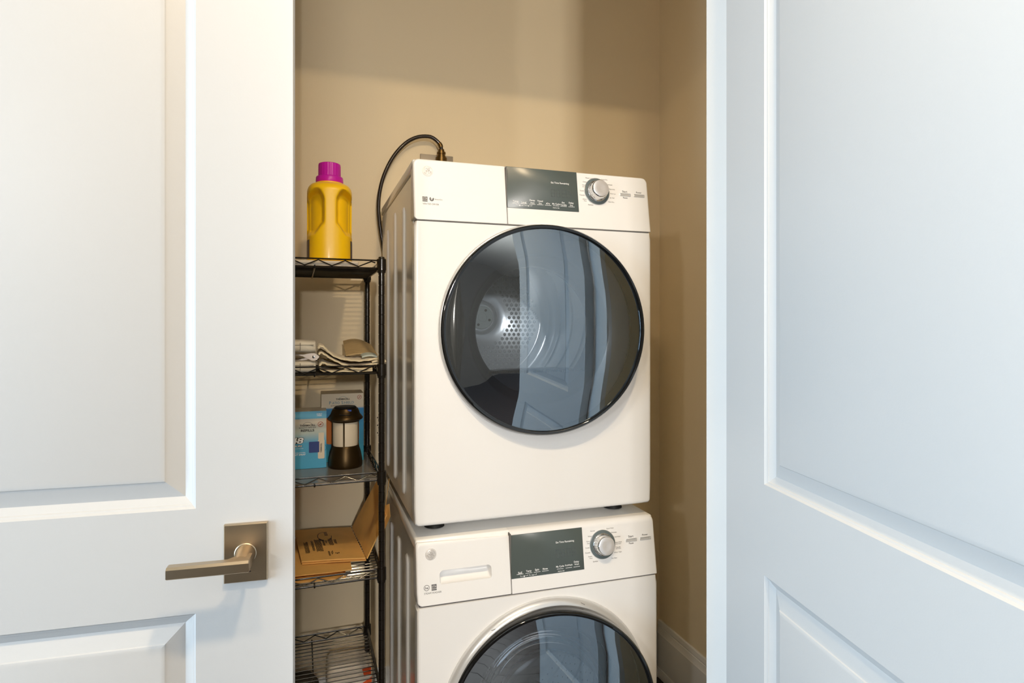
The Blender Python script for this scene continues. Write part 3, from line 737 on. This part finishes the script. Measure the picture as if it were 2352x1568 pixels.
# ------------------------------------------------------------------ top shelf: tray and detergent bottle
b = MB(); b.box(-.42, .113, 1.612, 1.90, 1.4690, 1.4835, .003, 2); tag(b.build('flat_tray', M['linerboard']), 'flat off-white board on the rack top under the yellow bottle', 'tray')
bt = empty('detergent_bottle', (.0442, 1.700, 1.4840)); tag(bt, 'yellow detergent bottle with a magenta cap on the top shelf', 'bottle')
def sst(a, b_, x):
    t = min(1, max(0, (x-a)/(b_-a))); return t*t*(3-2*t)
def bottle_r(z):      # scale of the oval section along the height
    if z < .006: return .93+.07*sqrt(max(0, 1-((.006-z)/.006)**2))
    return 1-.012*sst(.03, .10, z)+.006*sst(.10, .16, z)
def bottle_pt(a, z):
    n = 2.7; ca, sa = cos(a), sin(a)
    k = (abs(ca)**n+abs(sa)**n)**(-1/n); A, B = .0578, .0800; s_ = bottle_r(z)
    x, y = A*s_*k*ca, B*s_*k*sa
    if z > .182:
        q_ = min(1, (z-.182)/.0275); t = 1-sqrt(max(0, 1-q_**2.1)); ra_ = .0352; x = x*(1-t)+ra_*ca*t; y = y*(1-t)+ra_*sa*t
    if y < 0:                                           # hand-hold recesses each side of the grip
        ax = abs(x); hw_ = .0155+.006*sst(.10, .06, z)+.010*sst(.155, .190, z)
        edge = sst(hw_-.002, hw_+.006, ax)
        top = .186-((ax-.034)/.022)**2*.014; lowz = .094-.026*sst(.016, .042, ax)
        m = edge*sst(lowz-.004, lowz+.016, z)*(1-sst(top-.012, top+.002, z))
        y = y+m*min(.034, max(0, -y-.002)*.70)
        x = x*(1-.07*m)
    return (x, y, z)
zs_ = [0, .001, .003, .006]+[.006+.208*i/84 for i in range(1, 85)]
L = [[bottle_pt(2*pi*i/180, z) for i in range(180)] for z in zs_]
b = MB(); b.loops(L); b.build('bottle_body', M['yellow'], bt, 60)
b = MB(); b.lathe([(.0300, .206), (.0350, .2145), (.0355, .2200), (.0350, .2285), (.0335, .2305), (.0295, .2315)], seg=48); cp_ = b.build('cap_skirt', M['magenta'], bt, 40)
L = []
for r, z in ((.0285, .2310), (.0283, .2600), (.0275, .2650), (.0245, .2668), (.0001, .2672)):
    L.append([((r+(.0005 if (i % 4 < 2 and r > .027) else 0))*cos(2*pi*i/96), (r+(.0005 if (i % 4 < 2 and r > .027) else 0))*sin(2*pi*i/96), z) for i in range(96)])
b = MB(); b.loops(L, False, True); b.build('bottle_cap', M['magenta'], bt, 30)
for sgn in (-1, 1):
    b = MB()
    def lab(u, v):
        a = (pi if sgn < 0 else 0)+(-.62+1.15*u)*(1 if sgn < 0 else -1)*-1
        x, y, z = bottle_pt(a, .010+.046*v); return (x*1.006, y*1.004, z)
    b.grid(lab, 20, 6); b.build('side_label', M['purplelabel'], bt, 60)

# ------------------------------------------------------------------ second shelf: cloths and pliers
def block_cloth(name, x0, x1, y0, y1, z0, z1, m, seed, rr=.010):
    rnd = random.Random(seed); b = MB(); L = []
    N = 14
    for k in range(N+1):
        t = k/N; x = x0+(x1-x0)*t; e = 1-.10*max(0, (t-.88)/.12)**2-.10*max(0, (.12-t)/.12)**2
        hz = (z1-z0)/2*e; hy = (y1-y0)/2*e; cz = (z0+z1)/2+.0008*sin(9*t+seed)
        P = rrect(-hy, hy, -hz, hz, min(rr, hz*.9), 4)
        L.append([(x, (y0+y1)/2+p, cz+q+.0006*sin(p*220+seed*2+k*.7)) for p, q in P])
    b.loops(L); return b.build(name, m, None, 60)
n1 = block_cloth('folded_napkin', -.16, .0085, 1.632, 1.80, 1.1985, 1.2265, M['napkin'], 1)
tag(n1, 'off-white folded napkin flat on the shelf below the metal pliers', 'napkin', 'checked napkins')
n2 = block_cloth('folded_napkin', -.16, .0080, 1.640, 1.80, 1.2490, 1.2785, M['napkin'], 2, .012)
tag(n2, 'off-white checked napkin rolled up and lying over the pliers', 'napkin', 'checked napkins')
for n_, zz0, zz1, yf in ((n1, 1.199, 1.226, 1.6315), (n2, 1.250, 1.278, 1.6395)):
    b = MB()
    for x in (-.060, -.0295): b.box(x, x+.0016, yf-.0003, yf+.004, zz0+.004, zz1-.004)
    for z in ((zz0+zz1)/2+.004,): b.box(-.15, .004, yf-.0003, yf+.004, z, z+.001)
    b.build('grey_stripes', M['greythread'], n_, 0)
t = empty('pliers', (-.010, 1.640, 1.2275)); tag(t, 'steel slip-joint pliers between the two napkins', 'tool')
def plate(P, y0, y1, bev=.0008):
    b = MB(); b.loops([[(x, y0+bev, z) for x, z in P]]+[[(x, y0, z) for x, z in P]]+[[(x, y1, z) for x, z in P]]); return b
b = plate([(-.120, .0150), (-.075, .0175), (-.030, .0185), (-.012, .0170), (-.004, .0185), (.006, .0205), (.016, .0200), (.022, .0165), (.0265, .0130), (.0265, .0085), (.020, .0020), (.010, .0010), (.001, .0050), (-.006, .0085), (-.012, .0120), (-.030, .0155), (-.075, .0145), (-.120, .0120)], -.008, -.002); b.build('plier_jaw', M['steel'], t, 25)
b = plate([(-.120, .0010), (-.050, .0010), (-.020, .0012), (-.004, .0030), (.010, .0060), (.014, .0100), (.006, .0125), (-.004, .0085), (-.022, .0045), (-.050, .0038), (-.120, .0040)], -.001, .005); b.build('plier_handle', M['steel'], t, 25)
b = MB(); b.lathe([(.0036, -.008), (.0034, -.0105), (.0015, -.0112), (.0002, -.0112)], c=(.0135, 0, .0105), axis='y', seg=18); b.build('rivet', M['chrome'], t, 40)
def strip_cloth(name, prof, y0, y1, th, m, seed):
    """cloth layer: prof = [(x, z)] centre line of the fold, seen from the front"""
    pts = []
    pv = [Vector(p) for p in prof]
    for i in range(len(pv)-1):
        a0, a1, a2, a3 = [pv[min(max(k, 0), len(pv)-1)] for k in (i-1, i, i+1, i+2)]
        for tt in (0, .25, .5, .75): pts.append(.5*((2*a1)+(-a0+a2)*tt+(2*a0-5*a1+4*a2-a3)*tt*tt+(-a0+3*a1-3*a2+a3)*tt**3))
    pts.append(pv[-1]); n = len(pts); b = MB(); L = []; NY = 16
    for j in range(NY+1):
        y = y0+(y1-y0)*j/NY; e = .0022*sin(j*1.1+seed); up = []; dn = []
        for i, p in enumerate(pts):
            d = pts[min(i+1, n-1)]-pts[max(i-1, 0)]; d.normalize(); nn = Vector((-d.y, d.x))*th/2
            wz = .0007*sin(i*1.7+j*.9+seed)
            yy = y+.0022*sin(i*.55+seed)
            up.append((p.x+nn.x+e*.3, yy, p.y+nn.y+wz)); dn.append((p.x-nn.x+e*.3, yy, p.y-nn.y+wz))
        L.append(up+dn[::-1])
    b.loops(L); return b.build(name, m, None, 70)
c1 = strip_cloth('folded_dishcloth', [(.150, 1.2000), (.075, 1.2000), (.035, 1.2010), (.022, 1.2040), (.0185, 1.2120), (.0200, 1.2195), (.027, 1.2225), (.036, 1.2190), (.050, 1.2155), (.068, 1.2110), (.088, 1.2060), (.150, 1.2055)], 1.630, 1.86, .0046, M['cloth'], 1)
tag(c1, 'cream knitted dishcloth folded double, lowest of the cloth pile', 'dishcloth', 'cream dishcloths')
c2 = strip_cloth('folded_dishcloth', [(.017, 1.2440), (.021, 1.2490), (.030, 1.2450), (.044, 1.2350), (.060, 1.2260), (.080, 1.2165), (.105, 1.2125), (.150, 1.2165), (.174, 1.2205), (.184, 1.2230), (.182, 1.2262), (.172, 1.2262), (.150, 1.2222)], 1.632, 1.84, .0042, M['cloth'], 4)
tag(c2, 'cream knitted dishcloth whose left end rises in a sloping fold', 'dishcloth', 'cream dishcloths')
c3 = strip_cloth('folded_dishcloth', [(.0150, 1.2590), (.0185, 1.2655), (.026, 1.2640), (.034, 1.2560), (.048, 1.2430), (.066, 1.2340), (.090, 1.2285), (.115, 1.2262), (.140, 1.2282), (.166, 1.2312)], 1.634, 1.83, .0044, M['cloth'], 7)
tag(c3, 'cream knitted dishcloth on top of the pile with a peaked left end', 'dishcloth', 'cream dishcloths')
b = MB()
b.sheet(lambda u, v: (.088+.085*u, 1.73+.17*v, 1.2362+.0055*sin(pi*u)+.037*v*(1-.75*(u-.25)**2)), 10, 12, .0022)
tag(b.build('woven_placemat', M['woven'], None, 40), 'beige woven placemat leaning up behind the cream cloths', 'placemat')
b = MB(); b.sheet(lambda u, v: (.126+.040*u, 1.66+.05*v, 1.2305+.010*sin(pi*min(1, u*.6+.2))+.004*v), 8, 6, .0045)
tag(b.build('pale_blue_cloth', M['paleblue'], None, 40), 'small pale blue cloth by the front rack post', 'cloth')

# ------------------------------------------------------------------ third shelf: liner, boxes, lantern
b = MB(); b.box(-.425, .160, 1.606, 1.948, .9212, .9232); tag(b.build('shelf_liner', M['linersheet'], None, 0), 'smooth grey plastic liner sheet under the lantern and boxes', 'liner')
def carton(name, x0, x1, y0, y1, z0, z1, m):
    b = MB(); b.box(x0, x1, y0, y1, z0, z1, .0008, 1); return b.build(name, m, None, 0)
ZB = .9234
bx = empty('refill_box', (-.027, 1.775, ZB)); tag(bx, 'blue and white box of mosquito repellent refills left of the lantern', 'box')
b = MB(); b.box(-.0645, .0645, -.008, .075, 0, .158, .0007, 1); b.build('carton', M['refill'], bx, 0)
F = lambda u, z: (u, -.0084, z); F2 = lambda u, z: (u, -.0087, z); F3 = lambda u, z: (u, -.0090, z)
b = MB(); b.box(-.0645, .0645, -.0083, -.0079, .1375, .158); b.build('header_band', M['skyblue'], bx, 0)
cx = .0150
b = MB(); put_text(b, 'THERMACELL', F, (cx, .1195), .0410, .0056, bold=.03); put_text(b, 'MOSQUITO REPELLENT', F, (cx, .1130), .0450, .0026, bold=.03); put_text(b, 'REFILLS', F, (cx, .1055), .0350, .0066, bold=.03)
put_text(b, '48', F, (-.0125, .0785), .036, .019, bold=.10, shear=.25); put_text(b, 'HOURS', F, (-.0140, .0635), .0300, .0062, bold=.09, shear=.2); put_text(b, 'THERMACELL', F3, (.0505, .0560), .026, .0040, bold=.03, rot=pi/2)
put_ring(b, (.0540, .0560), .0100, .0106, F3, 12, -.9, .9)
b.build('black_print', M['ink'], bx, 0)
b = MB(); put_ring(b, (cx, .1120), .0155, .0163, F, 16, .65, pi-.65); b.build('grey_print', M['grey_ink'], bx, 0)
b = MB(); put_text(b, '48', F2, (-.0125, .0785), .0335, .0170, bold=.035, shear=.25); put_text(b, 'HOURS', F2, (-.0140, .0635), .0288, .0050, bold=.03, shear=.2)
put_text(b, 'OF MOSQUITO PROTECTION', F, (-.0165, .0565), .0400, .0018, bold=.03); put_text(b, 'REPELS MOSQUITOES', F, (-.0175, .0450), .0530, .0028, bold=.02, shear=.2); put_text(b, 'WITHOUT SPRAY', F, (-.0150, .0400), .0500, .0042, bold=.04, shear=.2)
put_text(b, 'SCENT', F2, (.0460, .1500), .0150, .0034, bold=.02); put_text(b, 'FREE', F2, (.0460, .1455), .0120, .0034, bold=.02)
b.build('white_print', M['white_ink'], bx, 0)
b = MB(); put_ring(b, (.0490, .1210), .0062, .0074, F, 28); put_stroke(b, [(.0445, .1165), (.0535, .1255)], .0010, F2)
put_poly(b, [(.0452, .1205), (.0475, .1228), (.0520, .1222), (.0505, .1208), (.0522, .1185), (.0490, .1200), (.0475, .1185)], F); b.build('no_mosquito_mark', M['redring'], bx, 0)
b = MB(); L = [[(u, y_, z) for u, z in rrect(.0420, .0595, .0260, .0785, .003, 3)] for y_ in (-.0080, -.0086)]; b.loops(L); put_poly(b, rrect(.0435, .0580, .076, .098, .002, 3), F2); b.build('cartridge_picture', M['cream'], bx, 0)
b = MB(); put_poly(b, rrect(.0185, .0455, .0440, .0740, .0012, 3), F3); b.build('mat_picture', M['navy'], bx, 0)
b = MB(); put_poly(b, rrect(-.0420, -.0170, .1410, .1545, .003, 3), F2); b.build('count_badge', M['cream'], bx, 0)
b = MB(); put_text(b, '15', F3, (-.0235, .1490), .0085, .0055, bold=.02); put_text(b, 'REFILLS', F3, (-.0265, .1437), .0130, .0016); b.build('count_print', M['teal'], bx, 0)
pb = empty('lantern_box', (.0842, 1.832, ZB)); tag(pb, 'tall cream and blue mosquito lantern box standing behind the lantern', 'box')
b = MB(); b.box(-.0595, .0595, 0, .095, 0, .1970, .0007, 1); b.build('carton', M['patio'], pb, 0)
G = lambda u, z: (u, -.0004, z); G2 = lambda u, z: (u, -.0006, z)
b = MB(); put_text(b, 'THERMACELL', G, (.0005, .1810), .0390, .0050, bold=.03); put_text(b, 'MOSQUITO PROTECTION', G, (-.0090, .1620), .0480, .0022, bold=.04); b.build('black_print', M['ink'], pb, 0)
b = MB(); put_text(b, 'P', G, (-.0350, .1710), height=.0086); put_text(b, 'ATIO', G, (-.0190, .1704), .0205, .0070); put_text(b, 'S', G, (-.0010, .1710), height=.0086); put_text(b, 'HIELD', G, (.0180, .1704), .0275, .0070); put_text(b, '| LANTERN', G, (.0285, .1620), .0215, .0022); put_ring(b, (.0005, .1740), .0140, .0146, G, 14, .75, pi-.75)
b.build('teal_print', M['teal'], pb, 0)
b = MB(); put_ring(b, (.0472, .1850), .0050, .0062, G, 24); put_stroke(b, [(.0436, .1814), (.0508, .1886)], .0009, G2); put_poly(b, [(.0445, .1846), (.0462, .1864), (.0496, .1860), (.0484, .1848), (.0496, .1832), (.0472, .1842)], G); b.build('no_mosquito_mark', M['redring'], pb, 0)
b = MB(); put_poly(b, [(-.0595, .060), (-.040, .052), (.010, .050), (.046, .060), (.046, .110), (.02, .118), (-.02, .116), (-.044, .128), (-.0595, .122)], G); b.build('campfire_picture', M['flame'], pb, 0)
b = MB()
for i in range(9):
    x = -.0575+.0033*(i % 3); z = .060+.0075*i; put_poly(b, [(x, z), (x+.004, z+.001), (x+.003, z+.005), (x-.001, z+.004)], G2)
    put_poly(b, [(.108-x-.06, z), (.104-x-.054, z+.001), (.1035-x-.054, z+.005), (.1005-x-.054, z+.003)], G2)
b.build('ember_print', M['ink'], pb, 0)
ln = empty('lantern', (.0885, 1.7695, ZB), radians(-9)); tag(ln, 'dark bronze lantern with frosted white panes beside the refill box', 'lantern')
b = MB(); b.lathe([(.001, 0), (.0450, 0), (.0465, .0025), (.0468, .010), (.0455, .024), (.0420, .042), (.0385, .053), (.0375, .0575), (.0355, .0600), (.001, .0605)], seg=56); b.build('lantern_base', M['bronze'], ln, 40)
b = MB(); b.lathe([(.0335, .0600), (.0342, .0650), (.0342, .1230), (.0335, .1270)], seg=56); b.build('frosted_globe', M['frost'], ln, 40)
for k in range(4):
    a = -pi/2+pi/2*k; b = MB(); c = Vector((cos(a), sin(a), 0)); tt = Vector((-sin(a), cos(a), 0))
    L = []
    for z, r in ((.057, .0370), (.064, .0355), (.122, .0355), (.130, .0370)): L.append([c*(r-.0030)+tt*.0022+Vector((0, 0, z)), c*(r+.0012)+tt*.0020+Vector((0, 0, z)), c*(r+.0012)-tt*.0020+Vector((0, 0, z)), c*(r-.0030)-tt*.0022+Vector((0, 0, z))])
    b.loops(L); b.build('strut', M['bronze'], ln, 30)
b = MB(); b.lathe([(.001, .1255), (.0360, .1255), (.0385, .1265), (.0400, .1300), (.0460, .1325), (.0480, .1345), (.0480, .1370), (.0440, .1420), (.0395, .1480), (.0370, .1560), (.0340, .1625), (.0300, .1635), (.0290, .1610), (.001, .1600)], seg=56); b.build('lantern_cap', M['bronze'], ln, 40)
b = MB(); b.lathe([(.0300, .1600), (.0310, .1650), (.0270, .1685), (.0001, .1700)], seg=40); b.build('top_grille', M['blackmesh'], ln, 30)
b = MB(); b.box(-.002, .020, -.0335, -.0275, .1570, .1620, .0008, 1); b.build('repellent_mat', M['bluemat'], ln, 30)
b = MB(); b.tube([(-.012, -.0400, .1500), (.004, -.0415, .1478), (.018, -.0395, .1482)], .0012, 6); b.build('cap_slot', M['blackmesh'], ln, 40)

# ------------------------------------------------------------------ fourth shelf: paper bags
def bag_slab(name, quad, z0, z1, m, label, bulge=.004, group=None, nx=14, ny=10, seed=0):
    """flat folded bag: quad = front-left, front-right, back-right, back-left (x, y)"""
    q = [Vector(p) for p in quad]; rnd = random.Random(seed)
    def pt(u, v):
        p = (q[0]*(1-u)+q[1]*u)*(1-v)+(q[3]*(1-u)+q[2]*u)*v
        c = sin(pi*u)*sin(pi*v)
        return Vector((p.x, p.y, z1+bulge*c+.0012*sin(7*u+5*v+seed)*c+.0008*sin(17*u-9*v+seed*3)))
    b = MB(); b.sheet(pt, nx, ny, z1-z0); o = b.build(name, m, None, 25)
    if label: tag(o, label, 'bag', group)
    return o, pt
# lowest bag, sagging, then the one whose straight edge shows, then the printed one with its base standing up
o3, _ = bag_slab('paper_bag', [(-.26, 1.618), (.083, 1.618), (.083, 1.90), (-.26, 1.90)], .6695, .6735, M['kraft2'], 'brown paper bag lying flat on the shelf wires, lowest of three', .003, 'brown paper bags', seed=5)
o2, _ = bag_slab('paper_bag', [(-.28, 1.640), (.0985, 1.640), (.0985, 1.93), (-.28, 1.93)], .6790, .6815, M['kraft'], 'plain brown paper bag with a straight edge under the printed bag', .001, 'brown paper bags', seed=3)
pr = empty('paper_bag', (0, 0, 0)); tag(pr, 'printed brown paper bag on the fourth shelf, its base folded upright', 'bag', 'brown paper bags')
QF = [Vector(p) for p in ((-.0270, 1.7080), (.1370, 1.6820), (.1140, 1.9500), (-.0520, 1.9620))]
def body(u, v):
    p = (QF[0]*(1-u)+QF[1]*u)*(1-v)+(QF[3]*(1-u)+QF[2]*u)*v
    c = sin(pi*min(1, u*1.05))*sin(pi*v)
    return Vector((p.x, p.y, .6920+.006*c+.0018*sin(6*u+4*v)*c+.004*(1-u)*v+.0012*abs(sin(9*v+3*u))*sin(pi*u)))
b = MB(); b.sheet(body, 22, 18, .0035); b.build('bag_panel', M['kraft'], pr, 20)
b = MB(); b.sheet(lambda u, v: body(u, v)+Vector((.0015, -.0025, -.0050)), 14, 8, .0030); b.build('bag_back_panel', M['kraft2'], pr, 20)
# upright block bottom of the bag: two facets meeting in a crease
A0, B0 = Vector((.1392, 1.6815, .6890)), Vector((.1168, 1.9490, .6905))
A1, B1 = Vector((.1930, 1.7000, .7960)), Vector((.1800, 1.8200, .8620))
Cc = Vector((.1560, 1.7350, .7300))
def flap(u, v):
    p = A0*(1-u)*(1-v)+B0*u*(1-v)+A1*(1-u)*v+B1*u*v
    cr = max(0, 1-abs((u-.42-.25*v)/.30)); p = p+Vector((.010, 0, .002))*cr*sin(pi*min(1, v*1.1+.05)); return p+Vector((.004*sin(9*u+2)*v*(1-v), 0, 0))
def slab2(f, nu, nv, off):
    b = MB()
    T = [[b.bm.verts.new(f(i/nu, j/nv)) for j in range(nv+1)] for i in range(nu+1)]
    Bv = [[b.bm.verts.new(Vector(f(i/nu, j/nv))+Vector(off)) for j in range(nv+1)] for i in range(nu+1)]
    Fn = b.bm.faces.new
    for i in range(nu):
        for j in range(nv): Fn((T[i][j], T[i+1][j], T[i+1][j+1], T[i][j+1])); Fn((Bv[i][j], Bv[i][j+1], Bv[i+1][j+1], Bv[i+1][j]))
        for j in (0, nv): Fn((T[i][j], T[i+1][j], Bv[i+1][j], Bv[i][j]))
    for j in range(nv):
        for i in (0, nu): Fn((T[i][j], T[i][j+1], Bv[i][j+1], Bv[i][j]))
    return b
slab2(flap, 16, 14, (.0030, .0005, -.001)).build('bag_base', M['kraft'], pr, 12)
b = slab2(lambda u, v: Vector((.1840+.0180*u, 1.705-.020*u+.02*v, .742+.052*u+.070*v-.04*u*v)), 3, 5, (.0014, 0, .001)); b.build('bag_gusset', M['kraft'], pr, 12)
b = slab2(lambda u, v: Vector((.1880+.0130*v, 1.700+.010*u-.006*v, .800+.095*v-.03*u*(1-v))), 2, 5, (.0012, 0, .001)); b.build('bag_gusset', M['kraft'], pr, 12)
# black print on the bag: a round picture and rows of small type running along the bag
b = MB(); rp = random.Random(4)
BP = lambda u, v: body(u, v)+Vector((0, 0, .0007))
pc = (.47, .66)
put_stroke(b, [(pc[0]+.115*cos(a), pc[1]+.150*sin(a)) for a in [radians(60)+radians(300)*i/26 for i in range(27)]], .010, BP)
put_poly(b, [(pc[0]-.10, pc[1]-.05), (pc[0]-.02, pc[1]-.145), (pc[0]-.055, pc[1]-.155), (pc[0]-.105, pc[1]-.10)], BP)
for k in range(9):
    x = pc[0]+.01+.018*(k % 3); z = pc[1]+.12-.05*(k//3); put_poly(b, [(x, z), (x+.014, z), (x+.012, z+.034), (x, z+.036)], BP)
for (u0, u1, v0, v1, rows) in ((.095, .165, .18, .52, 7), (.215, .255, .22, .54, 3), (.275, .385, .20, .58, 8), (.405, .440, .34, .56, 3), (.455, .480, .42, .52, 2), (.505, .580, .36, .58, 5), (.600, .640, .40, .55, 3), (.445, .475, .06, .20, 3), (.495, .530, .12, .19, 2), (.555, .630, .12, .17, 3)):
    for r in range(rows):
        u = u0+(u1-u0)*r/rows; v = v0+.03*rp.random()
        while v < v1-.02*rp.random():
            l = .006+.034*rp.random()**2; put_poly(b, [(u, v), (u+(u1-u0)/rows*.66, v), (u+(u1-u0)/rows*.66, v+l), (u, v+l)], BP); v += l+.004
b.build('bag_print', M['ink'], pr, 0)

# ------------------------------------------------------------------ things standing on the floor under the rack
t = empty('wrapped_package', (.108, 1.925, 0)); tag(t, 'white film-wrapped package with orange print on the floor under the rack', 'package')
b = MB(); L = []
for z, s_ in ((0.001, .94), (.02, 1), (.26, 1), (.285, .97), (.300, .85), (.304, .6)): L.append([(x*s_, y*s_, z+.004*sin(x*70)) for x, y in rrect(-.068, .068, -.055, .055, .018, 5)])
b.loops(L); b.build('film_wrap', M['whitepack'], t, 50)
b = MB(); Lb = []
for x, z in ((.012, .215), (.030, .245), (.062, .262), (.062, .205), (.040, .190), (.020, .196)): Lb.append((x, -.0556, z))
b.face(Lb); b.face([(.034, -.0558, .290), (.060, -.0558, .292), (.060, -.0558, .268), (.040, -.0558, .266)]); b.build('orange_print', M['orange'], t, 0)
b = MB()
L = []
for z, s_ in ((.001, .95), (.015, 1), (.20, 1), (.235, .93), (.262, .70), (.268, .35)): L.append([(x*s_-.045, y*s_+1.93, z+.006*sin(x*50+y*30)) for x, y in rrect(-.075, .068, -.06, .06, .03, 5)])
b.loops(L); tag(b.build('cloth_bundle', M['dim'], None, 60), 'dark grey bundle on the floor under the rack, beside the white package', 'bundle')
